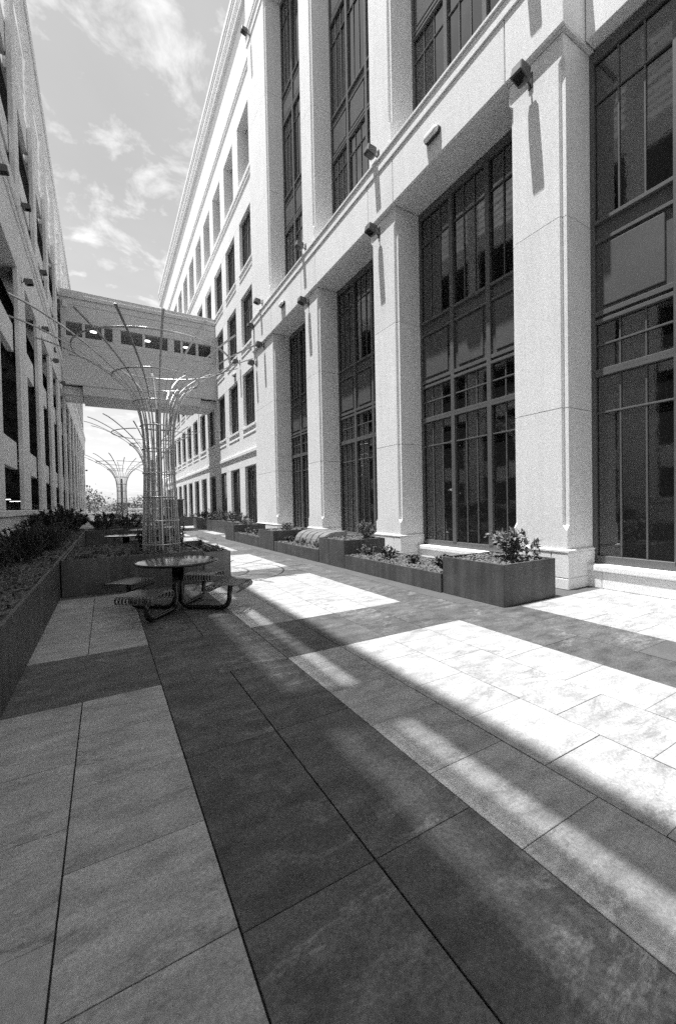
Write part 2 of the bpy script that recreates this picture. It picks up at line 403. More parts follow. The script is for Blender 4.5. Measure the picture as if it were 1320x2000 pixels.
for z0, z1, deep in ROWS:
    wm_ = far_window_mesh(z1-z0)
    for k in range(NW):
        y = Y0+PW*k; xx = FX+(.75 if deep else .22)
        w = obj('window', wm_[0], office, (xx-7.07, y, z0)); obj('glazing_bars', wm_[1], w); pn = obj('pane', wm_[2], w, (0, 0, 0)); pn.rotation_euler = (0, random.gauss(0, .003), random.gauss(0, .003))
        OB('pier', FX, FX+(1.0 if deep else .55), y+WW, y+PW, z0, z1)
        if not deep and z0 > 1:
            OB('sill', FX-.05, FX+.2, y-.12, y+WW+.12, z0-.14, z0-.005, c=.01); OB('apron_mould', FX-.03, FX+.1, y-.12, y+WW+.12, z0-.50, z0-.42)
    OB('pier', FX, FX+(1.0 if deep else .55), 20.93, Y0, z0, z1)
    if deep: OB('loggia_ceiling', FX+.5, FX+1.2, 20.93, YEND, z1, z1+.1, c=.0)
for z0, z1, p in ((4.62, 4.80, .07), (19.42, 19.50, .05), (19.74, 19.96, .07), (25.05, 25.13, .05), (25.42, 25.52, .05)): OB('band_course', FX-p, FX+.2, 20.95, YEND+.5, z0, z1, c=.01)
for x, z0, z1 in ((6.995, 28.55, 28.70), (6.98, 29.4, 29.75), (6.94, 29.75, 30.0), (6.90, 30.0, 30.35)): OB('cornice', x, 8.2, 4.0, YEND+.6, z0, z1, c=.02)
OB('end_wall', FX, 20, YEND+.62, YEND+1.0, 0, 29.4); OB('roof_slab', 8.2, 22, -14, YEND+.6, 29.4, 29.6)

# ------------------------------------------------------------------ parking garage (left)
garage = thing('parking_garage', 'open concrete parking garage with tall columns and open decks, left of the plaza', 'garage', (-2.05, 0, 0))
def GB(name, x0, x1, y0, y1, z0, z1, m='garage', parent=None, c=.012): return MB().cbox(x0+2.05, x1+2.05, y0, y1, z0, z1, c).build(name, m, parent or garage)
GP, GY, GW = 3.92, 16.27, 1.22
KS = range(-7, 12)
GY0, GY1 = GY+GP*KS[0], GY+GP*KS[-1]
for k in KS:
    ye = GY+GP*k; ys_ = ye-GW
    c = GB('column', -2.17, -2.05, ys_, ye, 1.62, 8.74)
    GB('column_rib', -2.06, -2.035, ys_+.35, ye-.35, 1.64, 8.7, parent=c, c=.006)
    c = GB('upper_column', -2.19, -2.05, ys_+.25, ye-.25, 10.9, 18.93)
    ya, yb = ye+.035, ye+GP-GW-.035
    if k < KS[-1]:
        GB('spandrel', -2.36, -2.20, ya, yb, 2.80, 3.60); GB('spandrel', -2.36, -2.20, ya, yb, 6.24, 7.05)
        GB('spandrel', -2.36, -2.20, ya-.4, yb+.4, 12.25, 13.05); GB('spandrel', -2.36, -2.20, ya-.45, yb+.45, 15.15, 16.1)
        GB('guard_rail', -2.30, -2.24, ya-.4, yb+.4, 17.37, 17.51, c=.01)
        for q in range(7): GB('dimming_slat', -2.29, -2.26, ya-.4, yb+.4, (16.38, 16.70, 17.02, 17.78, 18.06, 18.34, 18.62)[q], (16.49, 16.81, 17.13, 17.90, 18.18, 18.46, 18.74)[q], c=.003)  # slats added to thin the sunlight that falls in strips on the paving
    GB('sill_panel', -2.5, -2.0, ys_, ys_+GP-.012, .0, 1.14); GB('sill_panel', -2.5, -2.01, ys_, ys_+GP-.012, 1.155, 1.44); GB('sill_cap', -2.55, -1.95, ys_, ys_+GP-.012, 1.45, 1.61, c=.02)
    GB('belt_beam', -2.6, -2.06, ys_, ys_+GP-.012, 8.76, 10.20); GB('belt_course', -2.6, -2.02, ys_, ys_+GP-.01, 10.21, 10.42, c=.02); GB('belt_cap', -2.6, -1.97, ys_, ys_+GP-.01, 10.43, 10.88, c=.03)
    GB('top_beam', -2.25, -2.06, ys_, ys_+GP-.012, 18.95, 19.75); GB('top_coping', -2.3, -2.0, ys_, ys_+GP-.012, 19.76, 20.2, c=.02)
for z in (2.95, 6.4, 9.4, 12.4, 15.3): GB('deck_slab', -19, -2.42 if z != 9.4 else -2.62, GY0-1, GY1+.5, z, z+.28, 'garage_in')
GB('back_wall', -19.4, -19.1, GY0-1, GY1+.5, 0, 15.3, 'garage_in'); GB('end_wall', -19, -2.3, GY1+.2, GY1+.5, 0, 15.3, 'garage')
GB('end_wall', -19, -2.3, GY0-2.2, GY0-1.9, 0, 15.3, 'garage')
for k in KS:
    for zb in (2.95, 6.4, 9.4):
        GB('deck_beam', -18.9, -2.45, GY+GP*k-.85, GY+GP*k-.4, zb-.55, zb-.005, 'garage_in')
for z in (2.40, 5.9):
    for k in range(-5, 8, 2): GB('tube_lamp', -7.2, -5.9, GY+GP*k+1.2, GY+GP*k+1.32, z, z+.07, 'lit2')

# ------------------------------------------------------------------ skybridge
bridge = thing('skybridge', 'enclosed grey footbridge with a strip of windows joining the two buildings', 'bridge', (2.5, 29.67, 9))
def BB(name, x0, x1, y0, y1, z0, z1, m='bridge', parent=None, c=.01): return MB().cbox(x0-2.5, x1-2.5, y0, y1, z0-9, z1-9, c).build(name, m, parent or bridge)
BL, BR, BD = -2.04, 7.19, 3.3
for y0, y1 in ((0, .25), (BD-.25, BD)):
    BB('wall_panel', BL, BR, y0, y1, 9.3, 11.85); BB('wall_panel', BL, BR, y0, y1, 11.86, 12.26); BB('wall_panel', BL, BR, y0, y1, 13.12, 14.16); BB('wall_panel', BL, BR, y0, y1, 14.18, 14.56)
    for xa, xb in ((BL, -1.79), (-.94, -.79), (.10, .25), (.71, 1.17), (2.44, 2.59), (3.98, 4.40), (4.81, 4.96), (5.83, 6.0), (6.85, BR)): BB('window_post', xa, xb, y0+.02, y1-.02, 12.262, 13.118)
BB('coping', BL, BR, -.06, BD+.06, 14.57, 14.80); BB('coping', BL, BR, -.02, BD+.02, 14.81, 15.05)
BB('floor_slab', BL, BR, .26, BD-.26, 11.5, 11.8); BB('ceiling', BL, BR, .26, BD-.26, 13.3, 13.5, 'garage'); BB('inner_partition', BL, BR, BD-.5, BD-.3, 11.81, 13.29, 'garage'); BB('window_ledge', -1.78, 6.84, .10, .35, 12.262, 12.30, 'lampdark')
BB('soffit_beam', -1.0, 6.1, .06, BD-.06, 8.72, 9.296); BB('soffit_haunch', BL, -1.01, .5, BD-.5, 8.78, 9.296, 'garage'); BB('soffit_haunch', 6.11, BR, .5, BD-.5, 8.78, 9.296, 'garage')
BB('wall_box_light', -1.92, -1.70, -.10, -.005, 13.95, 14.32, 'white')  # small white wall lamp, built as a plain box without glow
for i, (x, lab) in enumerate(((-.35, 'leftmost'), (2.85, 'middle'), (5.4, 'rightmost'))):
    o = thing('ceiling_light', f'{lab} of the three lit round ceiling lamps inside the footbridge', 'lamp', (x, 31.0, 13.3), group='round lamps in the footbridge')
    MB().lathe([(.22, -.09), (.23, -.05), (.23, -.001)], 24).build('housing', 'white', o); MB().lathe([(.0, -.13), (.12, -.12), (.19, -.1), (.2, -.091)], 24).build('diffuser', 'lit', o, True)

# ------------------------------------------------------------------ planters
def planter(label, x0, x1, y0, y1, h, mats='steel', soil=.06, chips=0, seams=(), open_sides=''):
    cx, cy = (x0+x1)/2, (y0+y1)/2
    p = thing('steel_planter', label, 'planter', (cx, cy, 0), group='dark steel planters')
    t = .012; a, b, c, d = x0-cx, x1-cx, y0-cy, y1-cy
    def side(xa, xb, ya, yb): MB().cbox(xa, xb, ya, yb, .004, h, .003).build('side_plate', mats, p)
    def split(lo, hi, step): 
        n = max(1, round((hi-lo)/step)); return [(lo+(hi-lo)*i/n, lo+(hi-lo)*(i+1)/n-.003) for i in range(n)]
    for u, v in split(c, d, 1.8): side(a, a+t, u, v); side(b-t, b, u, v)
    for u, v in split(a+t, b-t, 1.8): side(u, v, c, c+t); side(u, v, d-t, d)
    r = MB(); r.cbox(a, a+.03, c, d, h+.0005, h+.007, .002).cbox(b-.03, b, c, d, h+.0005, h+.007, .002).cbox(a+.031, b-.031, c, c+.03, h+.0005, h+.007, .002).cbox(a+.031, b-.031, d-.03, d, h+.0005, h+.007, .002)
    r.build('rim', mats, p)
    nx, ny = max(4, int((b-a)/.09)), max(4, int((d-c)/.09)); nx, ny = min(nx, 40), min(ny, 110)
    m = MB(); zs = h-soil
    for j in range(ny+1):
        for i in range(nx+1):
            x = a+t+.001+(b-a-2*t-.002)*i/nx; y = c+t+.001+(d-c-2*t-.002)*j/ny
            m.v.append((x, y, zs+random.uniform(-.018, .018)+.02*math.sin(x*3+y*2.1)))
    for j in range(ny):
        for i in range(nx): q = j*(nx+1)+i; m.f.append((q, q+1, q+nx+2, q+nx+1))
    m.build('soil', 'soil', p)
    if chips:
        m = MB()
        for _ in range(chips):
            x, y = random.uniform(a+.04, b-.04), random.uniform(c+.04, d-.04); l, w = random.uniform(.018, .05), random.uniform(.008, .02)
            M3 = Matrix.Rotation(random.uniform(0, 6.3), 3, 'Z') @ Matrix.Rotation(random.gauss(0, .45), 3, 'X') @ Matrix.Rotation(random.gauss(0, .4), 3, 'Y')
            o3 = Vector((x, y, zs+.02+.02*math.sin(x*3+y*2.1)+random.uniform(0, .02)))
            P = [o3+M3 @ Vector(v) for v in ((-l, -w, 0), (l, -w*.6, 0), (l*.9, w, 0), (-l*.8, w*.8, 0), (0, 0, .009))]
            n = len(m.v); m.v += P; m.f += [(n, n+1, n+4), (n+1, n+2, n+4), (n+2, n+3, n+4), (n+3, n, n+4)]
        m.build('mulch', 'mulch', p)['kind'] = 'stuff'
    return p
planter('tall square steel planter nearest the camera, with a broadleaf shrub, right side', 5.13, 6.42, 3.99, 5.25, .635, chips=900)
planter('low long steel planter between the two nearest tall square planters', 5.10, 6.40, 5.27, 8.57, .335, soil=.04, chips=1500)
planter('tall steel planter holding the round bush, second tall one on the right', 5.10, 6.36, 8.60, 9.96, .69, chips=500)
planter('low steel planter in front of the curved slatted bench', 5.10, 5.80, 9.99, 13.40, .34, soil=.04, chips=600)
planter('tall steel planter just beyond the curved slatted bench', 5.10, 6.6, 13.45, 15.03, .70, chips=300)
planter('low steel planter with trailing plants beyond the bench, between two tall ones', 5.10, 6.4, 15.06, 18.38, .40, soil=.04, chips=300)
planter('tall steel planter at the corner pier, third tall one beyond the round bush', 5.08, 6.6, 18.42, 19.95, .74, chips=200)
planter('long steel planter under the ground floor windows of the far wing', 6.05, 7.0, 21.2, 33.5, .72)
planter('steel planter standing crosswise at the far doors, beside the dark cabinet', 4.6, 7.0, 36.6, 38.0, .75)
planter('long dark steel planter along the garage wall, running out of the left edge', -1.9, -.74, 4.0, 22.6, .68, chips=3800)
xp = planter('dark steel planter crossing behind the near table, base of the nearest trellis tower', -.72, 1.78, 8.83, 12.1, .67, chips=1500)
planter('lighter grey steel planter end beside the sunlit paving, right of the near table', 1.79, 2.35, 8.83, 12.1, .63, 'steel_pale', chips=300)
planter('dark steel planter in the middle distance behind the second table', -.72, 3.0, 19.9, 22.6, .67)
planter('dark steel planter far down the plaza around the farthest trellis tower', -.72, 2.6, 33.8, 36.8, .67)

# ------------------------------------------------------------------ trellis towers
PROF = [(.40, .0), (.385, .5), (.36, 1.1), (.335, 1.8), (.33, 2.4), (.345, 2.75), (.39, 3.1), (.50, 3.45), (.70, 3.78), (.98, 4.05), (1.32, 4.30), (1.68, 4.52), (2.1, 4.73), (2.45, 4.87), (2.72, 4.94)]
def prof_at(z):
    for (r0, z0), (r1, z1) in zip(PROF, PROF[1:]):
        if z0 <= z <= z1: return r0+(r1-r0)*(z-z0)/(z1-z0)
def smooth_prof(rmax):
    out = []
    P = [Vector((r, z)) for r, z in PROF]
    for i in range(len(P)-1):
        p0, p1, p2, p3 = P[max(i-1, 0)], P[i], P[i+1], P[min(i+2, len(P)-1)]
        for s in (0, .5):
            q = .5*((2*p1)+(-p0+p2)*s+(2*p0-5*p1+4*p2-p3)*s*s+(-p0+3*p1-3*p2+p3)*s**3)
            if q.x <= rmax or q.y < 2.5: out.append((q.x, q.y))
    if rmax >= 2.7: out.append(PROF[-1])
    return out
def make_tower():
    t = obj('trellis_tower', None)
    meshes = {}
    for k in range(16):
        ang = -92.6+22.5*k; d150 = abs((ang-165+180) % 360-180); df = abs((ang+96+180) % 360-180)
        kind = 2.72 if d150 < 40 else (2.2 if df < 50 else 2.45)
        if kind not in meshes:
            pr = smooth_prof(kind); rings = []
            for i, (r, z) in enumerate(pr):
                f = min(1, max(0, (r-.4)/2)); w, h = .011+.017*f, .010
                a = Vector(pr[max(i-1, 0)]); b = Vector(pr[min(i+1, len(pr)-1)]); tg = (b-a).normalized(); n = Vector((tg.y, -tg.x))
                p = Vector((r, z)); q1, q2 = p+n*h, p-n*h
                rings.append([(q1.x, -w, q1.y), (q1.x, w, q1.y), (q2.x, w, q2.y), (q2.x, -w, q2.y)])
            me = MB().loft(rings).mesh('rib'); me.materials.append(MT['gal']); meshes[kind] = me
        o = obj('rib', meshes[kind], t); o.rotation_euler = (0, 0, math.radians(ang+random.uniform(-.8, .8)))
    rp = [q for q in smooth_prof(1.0)]
    rod = MB().tube([(r, 0, z) for r, z in rp], .006, 6).mesh('rod'); rod.materials.append(MT['gal'])
    for k in range(16):
        o = obj('rod', rod, t); o.rotation_euler = (0, 0, math.radians(-92.6+11.25+22.5*k+random.uniform(-1.5, 1.5)))
    for z, tr in ((.16, .013), (.70, .013), (1.25, .013), (1.80, .013), (2.35, .013), (2.88, .014), (3.42, .015), (3.98, .018), (4.50, .021)):
        r = prof_at(z)+.022; n = 48
        MB().tube([(r*math.cos(2*math.pi*i/n), r*math.sin(2*math.pi*i/n), z) for i in range(n)], tr, 8, closed=True).build('ring', 'gal', t, True)
    MB().cbox(-.055, .055, -.055, .055, -.1, 3.3, .006).build('post', 'post', t)
    for z in (1.0, 2.6):
        m = MB()
        m.tube([(-.33, 0, z), (.33, 0, z)], .008, 6); m.build('spreader', 'gal', t); MB().tube([(0, -.33, z+.03), (0, .33, z+.03)], .008, 6).build('spreader', 'gal', t)
    return t
T0 = make_tower()
for i, (x, y, s, a, lab) in enumerate(((1.13, 10.3, 1, .0, 'nearest funnel-shaped metal trellis tower, standing behind the near table'), (2.0, 21.2, 1, .4, 'funnel-shaped metal trellis tower hidden behind the nearest one, middle distance'),
        (1.15, 35.3, 1, .9, 'small far funnel-shaped trellis tower, silhouetted against the sky left of the nearest'), (4.9, 43.5, 1, .2, 'farthest trellis tower, its rib tips showing against the pale far wing'))):
    o = T0 if i == 0 else copy_tree(T0); o.location = (x, y, .60); o.rotation_euler = (0, 0, a); o.scale = (s, s, s)
    tag(o, lab, 'trellis tower', 'metal trellis towers along the plaza')

# ------------------------------------------------------------------ picnic tables
def arc_pts(path, rad, n=6):
    P = [Vector(p) for p in path]; out = [P[0]]
    for a, b, c in zip(P, P[1:], P[2:]):
        u, v = (a-b).normalized(), (c-b).normalized(); d = min(rad, (a-b).length*.48, (c-b).length*.48)
        p, q = b+u*d, b+v*d
        for i in range(n+1):
            s = i/n; out.append(p*(1-s)**2+b*2*s*(1-s)+q*s*s)
    return out+[P[-1]]
def make_table():
    t = obj('picnic_table', None)
    top = MB().lathe([(.0, .735), (.57, .735), (.60, .728), (.612, .738), (.614, .752), (.606, .762), (.58, .765), (.0, .7655)], 64).build('table_top', 'tabletop', t, True)
    MB().lathe([(.0, .70), (.13, .70), (.13, .733), (.0, .733)], 24).build('top_plate', 'black', t)
    MB().cbox(-.05, .05, -.05, .05, .24, .46, .006).build('hub', 'black', t)
    sm = {}
    slat = MB(); L, h = .40, .028; prof = []
    half = .225
    for i in range(5): a = math.pi*.95*(1-i/4); prof.append((-half+.035-.045*math.sin(a)*1.0-.0, .0-.045+.045*-math.cos(a)))
    def curve():
        pts = []
        for i in range(7): q = math.pi*1.15*(i/6); pts.append((-half-.032*math.sin(q), -.032-.032*math.cos(q)*1.0))
        pts = pts[::-1]; return pts
    left = [(x, z) for x, z in curve()]; left[-1] = (-half, -.064)
    left = [(-half-.05*math.sin(q), -.05+.05*math.cos(q)) for q in [math.pi*1.1*(1-i/6) for i in range(7)]]
    pts = left+[(-.1, .006), (0, .008), (.1, .006)]+[(-x, z) for x, z in reversed(left)]
    rings = []
    for i, (x, z) in enumerate(pts):
        a = Vector(pts[max(0, i-1)]); b = Vector(pts[min(len(pts)-1, i+1)]); tg = (b-a).normalized(); n = Vector((-tg.y, tg.x))*.004
        rings.append([(x+n.x, -.0135, z+n.y), (x+n.x, .0135, z+n.y), (x-n.x, .0135, z-n.y), (x-n.x, -.0135, z-n.y)])
    sme = MB().loft(rings).mesh('slat'); sme.materials.append(MT['slat'])
    for k in range(4):
        a = math.pi/4+k*math.pi/2; c, s = math.cos(a), math.sin(a)
        rr = .83
        path = arc_pts([(.062, 0, .70), (.062, 0, .03), (rr, 0, .03), (rr+.03, 0, .385)], .16)
        MB().tube([(p.x*c-p.y*s, p.x*s+p.y*c, p.z) for p in path], .037, 10).build('leg', 'black', t, True)
        fr = MB().cbox(-.16, -.13, -.25, .25, -.02, -.008, .002).cbox(.13, .16, -.25, .25, -.02, -.008, .002).cbox(-.13, .13, -.02, .02, -.03, -.01, .002)
        st = fr.build('seat', 'black', t, loc=(.85*c, .85*s, .425)); st.rotation_euler = (0, 0, a)
        for j in range(11): obj('slat', sme, st, (0, -.25+.05*j, 0))
    return t
tb = make_table()
for i, (x, y, a, lab) in enumerate(((.97, 6.78, .12, 'round black picnic table with four strap-slat seats, nearest the camera'), (.55, 14.3, .5, 'round black table just behind the nearest trellis tower planter'),
        (1.35, 17.6, .2, 'second black table behind the nearest trellis tower, farther back'), (1.6, 27.0, .8, 'small far black table beyond the second planter'))):
    o = tb if i == 0 else copy_tree(tb); o.location = (x, y, 0); o.rotation_euler = (0, 0, a); tag(o, lab, 'picnic table', 'round picnic tables')

# ------------------------------------------------------------------ wall lamps
def make_flood():
    t = obj('floodlight', None)          # wall plane is x = 0, the lamp reaches out along -x
    MB().cbox(-.025, 0, -.045, .045, -.16, .12, .004).build('wall_plate', 'lampdark', t)
    MB().tube(arc_pts([(-.012, 0, -.10), (-.10, 0, -.06), (-.10, 0, .02), (-.15, 0, .02)], .04), .018, 8).build('arm', 'lampdark', t, True)
    R = Matrix.Rotation(math.radians(-24), 3, 'Y')
    h = MB(); ring = []
    for x, hw, z0, z1 in ((-.44, .10, -.10, .06), (-.42, .115, -.11, .09), (-.17, .115, -.12, .12), (-.12, .07, -.08, .08)):
        ring.append([(x, -hw, z0), (x, hw, z0), (x, hw*.92, z1), (x, -hw*.92, z1)])
    hd = h.loft(ring).build('head', 'lampgrey', t)
    l = MB().cbox(-.40, -.22, -.09, .09, -.135, -.118, .004).build('lens', 'lens', t)
    for o in (hd, l): o.rotation_euler = (0, math.radians(12), 0); o.location = (.0, 0, -.07)
    return t
F0 = make_flood(); first = True
FL = [(7.07, 4.78, 9.42, 0, 'large floodlight near the top of the nearest pillar'), (7.07, 9.58, 9.45, 0, 'floodlight at the top of the second pillar, under the lintel'), (7.07, 14.25, 9.5, 0, 'floodlight at the top of the third pillar'),
      (7.07, 19.3, 9.6, 0, 'floodlight at the top of the fourth pillar, lower of two'), (7.07, 4.70, 11.75, 0, 'floodlight above the string course over the nearest pillar'), (7.07, 9.55, 11.62, 0, 'floodlight above the string course over the second pillar'),
      (7.07, 14.4, 11.7, 0, 'floodlight above the string course over the third pillar'), (7.07, 19.4, 11.75, 0, 'floodlight above the string course over the fourth pillar'), (7.07, 20.55, 11.0, 0, 'floodlight on the corner pier beside the far wing, upper one'),
      (7.07, 20.55, 9.1, 0, 'floodlight on the corner pier beside the far wing, lower one'), (7.20, 23.85, 10.2, 0, 'floodlight between the first two windows of the far wing'), (7.03, 20.3, 25.75, 0, 'floodlight high under the roof cornice at the corner pier'),
      (7.20, 36.3, 10.2, 0, 'floodlight on the far wing just beyond the footbridge'),
      (-2.05, 12.0, 9.5, 1, 'floodlight at the left picture edge on the garage belt'), (-2.05, 15.62, 10.95, 1, 'floodlight above the garage belt over the second column'), (-2.05, 15.6, 8.65, 1, 'floodlight below the garage belt at the top of the second column'),
      (-2.05, 19.6, 10.95, 1, 'floodlight above the garage belt over the third column'), (-2.05, 19.6, 8.75, 1, 'floodlight below the garage belt at the top of the third column'), 
      (-2.05, 23.5, 8.75, 1, 'floodlight below the garage belt, fourth column'), (-2.05, 27.4, 8.75, 1, 'floodlight below the garage belt beside the footbridge end'), (-2.05, 58.6, 6.4, 1, 'tiny floodlight at the far end of the garage, upper'), (-2.05, 58.6, 4.5, 1, 'tiny floodlight at the far end of the garage, lower')]
for x, y, z, side, lab in FL:
    o = F0 if first else copy_tree(F0); first = False
    o.location = (x, y, z); o.rotation_euler = (0, 0, math.pi if side else 0); o.scale = (.72,)*3 if side else (1,)*3; tag(o, lab, 'floodlight', 'floodlights on the facades')
S0 = None
for x, y, z, rz, lab in ((6.972, 7.22, 10.28, 0, 'pill-shaped wall lamp on the lintel over the nearest window bay'), (6.972, 16.55, 10.38, 0, 'pill-shaped wall lamp on the lintel over the third window bay'), (7.2, 24.95, 9.75, 0, 'pill-shaped wall lamp between the lower windows of the far wing'),
        (-2.06, 25.4, 9.85, math.pi, 'bright wall lamp on the garage belt before the footbridge'), (-2.06, 35.4, 9.9, math.pi, 'bright wall lamp on the garage belt beneath the footbridge')):
    if S0 is None:
        S0 = obj('wall_sconce', None)
        def pill(hw, r, d0, d1, n=10):
            rg = [(hw*1+r*math.cos(q), r*math.sin(q)) for q in [-math.pi/2+math.pi*i/n for i in range(n+1)]]+[(-hw+r*math.cos(q), r*math.sin(q)) for q in [math.pi/2+math.pi*i/n for i in range(n+1)]]
            return [[(-d, a, b) for a, b in rg] for d in (d0, d1)], rg
        a, _ = pill(.16, .085, 0, .07); MB().loft(a).build('base', 'lampdark', S0)
        _, rg = pill(.16, .068, 0, 0); MB().loft([[(-d, p*k, q*k) for p, q in rg] for d, k in ((.0705, 1), (.13, .98), (.155, .8), (.16, .5))]).build('diffuser', 'diff', S0, True); o = S0
    else: o = copy_tree(S0)
    o.location = (x, y, z); o.rotation_euler = (0, 0, rz); tag(o, lab, 'wall lamp', 'pill-shaped wall lamps')

# ------------------------------------------------------------------ curved slatted bench
bn = thing('slatted_bench', 'pale curved bench of wide slats rolling over at the front, beside the third pillar', 'bench', (6.30, 12.25, 0))
pr = [(-.45, .18), (-.47, .34), (-.42, .48), (-.32, .60), (-.17, .67), (.02, .70), (.45, .71)]
rg = []
for i, (x, z) in enumerate(pr):
    a = Vector(pr[max(0, i-1)]); b = Vector(pr[min(len(pr)-1, i+1)]); tg = (b-a).normalized(); n = Vector((tg.y, -tg.x))*.018; rg.append((x, z, n))
for j in range(5):
    y0 = -1.06+j*.42
    MB().loft([[(x+n.x, y0, z+n.y), (x+n.x, y0+.36, z+n.y), (x-n.x, y0+.36, z-n.y), (x-n.x, y0, z-n.y)] for x, z, n in rg]).build('slat', 'bench', bn)
for y in (-1.09, 1.005):
    poly = [(x+.0, z) for x, z in pr]+[(.45, .0), (-.3, .0)]
    MB().loft([[(x, y, z-.01 if z > .1 else z) for x, z in poly], [(x, y+.025, z-.01 if z > .1 else z) for x, z in poly]]).build('end_panel', 'steel_pale', bn)

# ------------------------------------------------------------------ plants
def plant(name, label, cat, loc, rx, h, stems, leaves, ll, lw, m='leaf', spread=.9, droop=.3, seed=0, group='plants in the planters', bare=.3, up=.5):
    rnd = random.Random(seed*31+5)
    p = thing(name, label, cat, loc, group=group)
    st, fo = MB(), MB()
    ends = []
    for s in range(stems):
        a = rnd.uniform(0, 6.283); r = rx*spread*math.sqrt(rnd.uniform(.02, 1)); hh = h*rnd.uniform(.6, 1.0)*(1-.35*(r/rx)**2)
        b0 = Vector((rnd.gauss(0, rx*.12), rnd.gauss(0, rx*.12), -.05)); tip = Vector((r*math.cos(a), r*math.sin(a), hh)); mid = (b0+tip)*.5+Vector((rnd.gauss(0, .06*rx), rnd.gauss(0, .06*rx), h*.08))
        pts = [b0*(1-t)**2+mid*2*t*(1-t)+tip*t*t for t in (0, .25, .5, .75, 1)]
        th = .004+.006*h; st.tube(pts, [th, th*.85, th*.65, th*.45, th*.2], 5)
        ends.append(pts)
    for i in range(leaves):
        pts = ends[i % stems]; t = bare+(1-bare)*rnd.random()**.7; k = min(3, int(t*4)); f = t*4-k
        base = pts[k].lerp(pts[k+1], f); ax = (pts[k+1]-pts[k]).normalized()
        q = rnd.uniform(0, 6.283); o = ax.orthogonal().normalized(); o = Matrix.Rotation(q, 3, ax) @ o
        d = (o*(1-up)+ax*up+Vector((0, 0, rnd.uniform(-droop, droop)))).normalized(); s = d.cross(Vector((rnd.gauss(0, .6), rnd.gauss(0, .6), 1))).normalized()
        n = s.cross(d); L = ll*rnd.uniform(.6, 1.2); w = lw*rnd.uniform(.7, 1.15)
        A, T = base, base+d*L-n*L*.12; c1 = base+d*L*.45+s*w+n*w*.35; c2 = base+d*L*.45-s*w+n*w*.35; cm = base+d*L*.5
        v = len(fo.v); fo.v += [A, c1, T, c2, cm]; fo.f += [(v, v+1, v+4), (v+1, v+2, v+4), (v+2, v+3, v+4), (v+3, v, v+4)]
    st.build('stems', 'bark', p); fo.build('foliage', m, p); return p
def grass(label, loc, r, h, n, m='leaf', seed=0, lean=.5, w=.005, name='grass_clump', cat='grass clump'):
    rnd = random.Random(seed+900); p = thing(name, label, cat, loc, group='plants in the planters'); f = MB()
    for i in range(n):
        a = rnd.uniform(0, 6.283); b = Vector((rnd.gauss(0, r*.15), rnd.gauss(0, r*.15), -.02)); hh = h*rnd.uniform(.55, 1.1); o = Vector((math.cos(a), math.sin(a), 0)); L = lean*rnd.uniform(.2, 1.2)*h; s = Vector((-o.y, o.x, 0))*w
        pts = [b+o*L*t*t+Vector((0, 0, hh*(t-.25*t*t*lean))) for t in (0, .35, .7, 1)]
        v = len(f.v)
        for q, t in zip(pts, (1, .85, .55, .08)): f.v += [q-s*t, q+s*t]
        f.f += [(v, v+1, v+3, v+2), (v+2, v+3, v+5, v+4), (v+4, v+5, v+7, v+6)]
    f.build('blades', m, p); return p
# right hand planters
plant('broadleaf_shrub', 'large-leaved shrub in the nearest tall square planter', 'shrub', (5.98, 4.45, .58), .42, .62, 22, 460, .125, .03, 'leaf_pale', seed=1, droop=.4)
plant('seedling', 'small sprig at the right rim of the nearest tall square planter', 'seedling', (6.25, 4.25, .58), .12, .2, 6, 40, .07, .018, 'leaf', seed=2)
for i, (x, y, r, h, n, m, lab) in enumerate(((5.62, 5.75, .24, .36, 340, 'leaf_dark', 'dark bushy plant at the near end of the low planter, against the tall square one'), (5.75, 6.75, .2, .24, 200, 'leaf', 'small flat plant in the middle of the nearest low planter'),
      (5.7, 7.55, .24, .34, 320, 'leaf_dark', 'leafy dark plant left of centre in the nearest low planter'), (5.5, 8.25, .3, .38, 380, 'leaf', 'wispy plant at the far end of the nearest low planter'))):
    plant('low_shrub', lab, 'shrub', (x, y, .28), r, h, 16, n, .065, .02, m, seed=10+i)
plant('round_bush', 'round bush of small pale leaves in the second tall planter', 'shrub', (6.05, 9.0, .62), .34, .58, 40, 1500, .045, .013, 'leaf_pale', seed=20, bare=.35)
for i, (x, y, z, r, h, lab, m) in enumerate(((5.5, 11.0, .29, .28, .22, 'low pale ground plant in front of the bench, near end', 'leaf_pale'), (5.5, 12.1, .29, .28, .22, 'low pale ground plant in front of the bench, middle', 'leaf_pale'), (5.55, 13.0, .29, .25, .25, 'low pale ground plant in front of the bench, far end', 'leaf'),
      (5.9, 14.0, .63, .22, .35, 'spiky plant in the tall planter beyond the bench, near side', 'leaf_pale'), (6.1, 14.6, .63, .25, .3, 'leafy plant in the tall planter beyond the bench, far side', 'leaf'),
      (5.6, 15.7, .35, .3, .28, 'trailing plant in the low planter beyond the bench, near end', 'leaf_pale'), (5.6, 16.7, .35, .3, .3, 'trailing plant in the low planter beyond the bench, middle', 'leaf'), (5.6, 17.7, .35, .3, .3, 'trailing plant in the low planter beyond the bench, far end', 'leaf'),
      (5.9, 18.9, .66, .35, .35, 'pale flowering plant in the tall planter by the corner pier', 'leaf_pale'), (6.1, 19.6, .66, .35, .35, 'leafy plant at the back of the tall planter by the corner pier', 'leaf'))):
    plant('ground_plant', lab, 'plant', (x, y, z), r, h, 14, 260, .075, .02, m, seed=30+i)
for i in range(8):
    y = 22.0+i*1.5; nth = ('first', 'second', 'third', 'fourth', 'fifth', 'sixth', 'seventh', 'last')[i]
    plant('window_shrub', f'{nth} shrub counted from the corner pier in the planter under the far wing windows', 'shrub', (6.5, y, .66), .55, .6+.15*(i % 3), 20, 420, .09, .025, ('leaf', 'leaf_dark', 'leaf')[i % 3], seed=50+i)
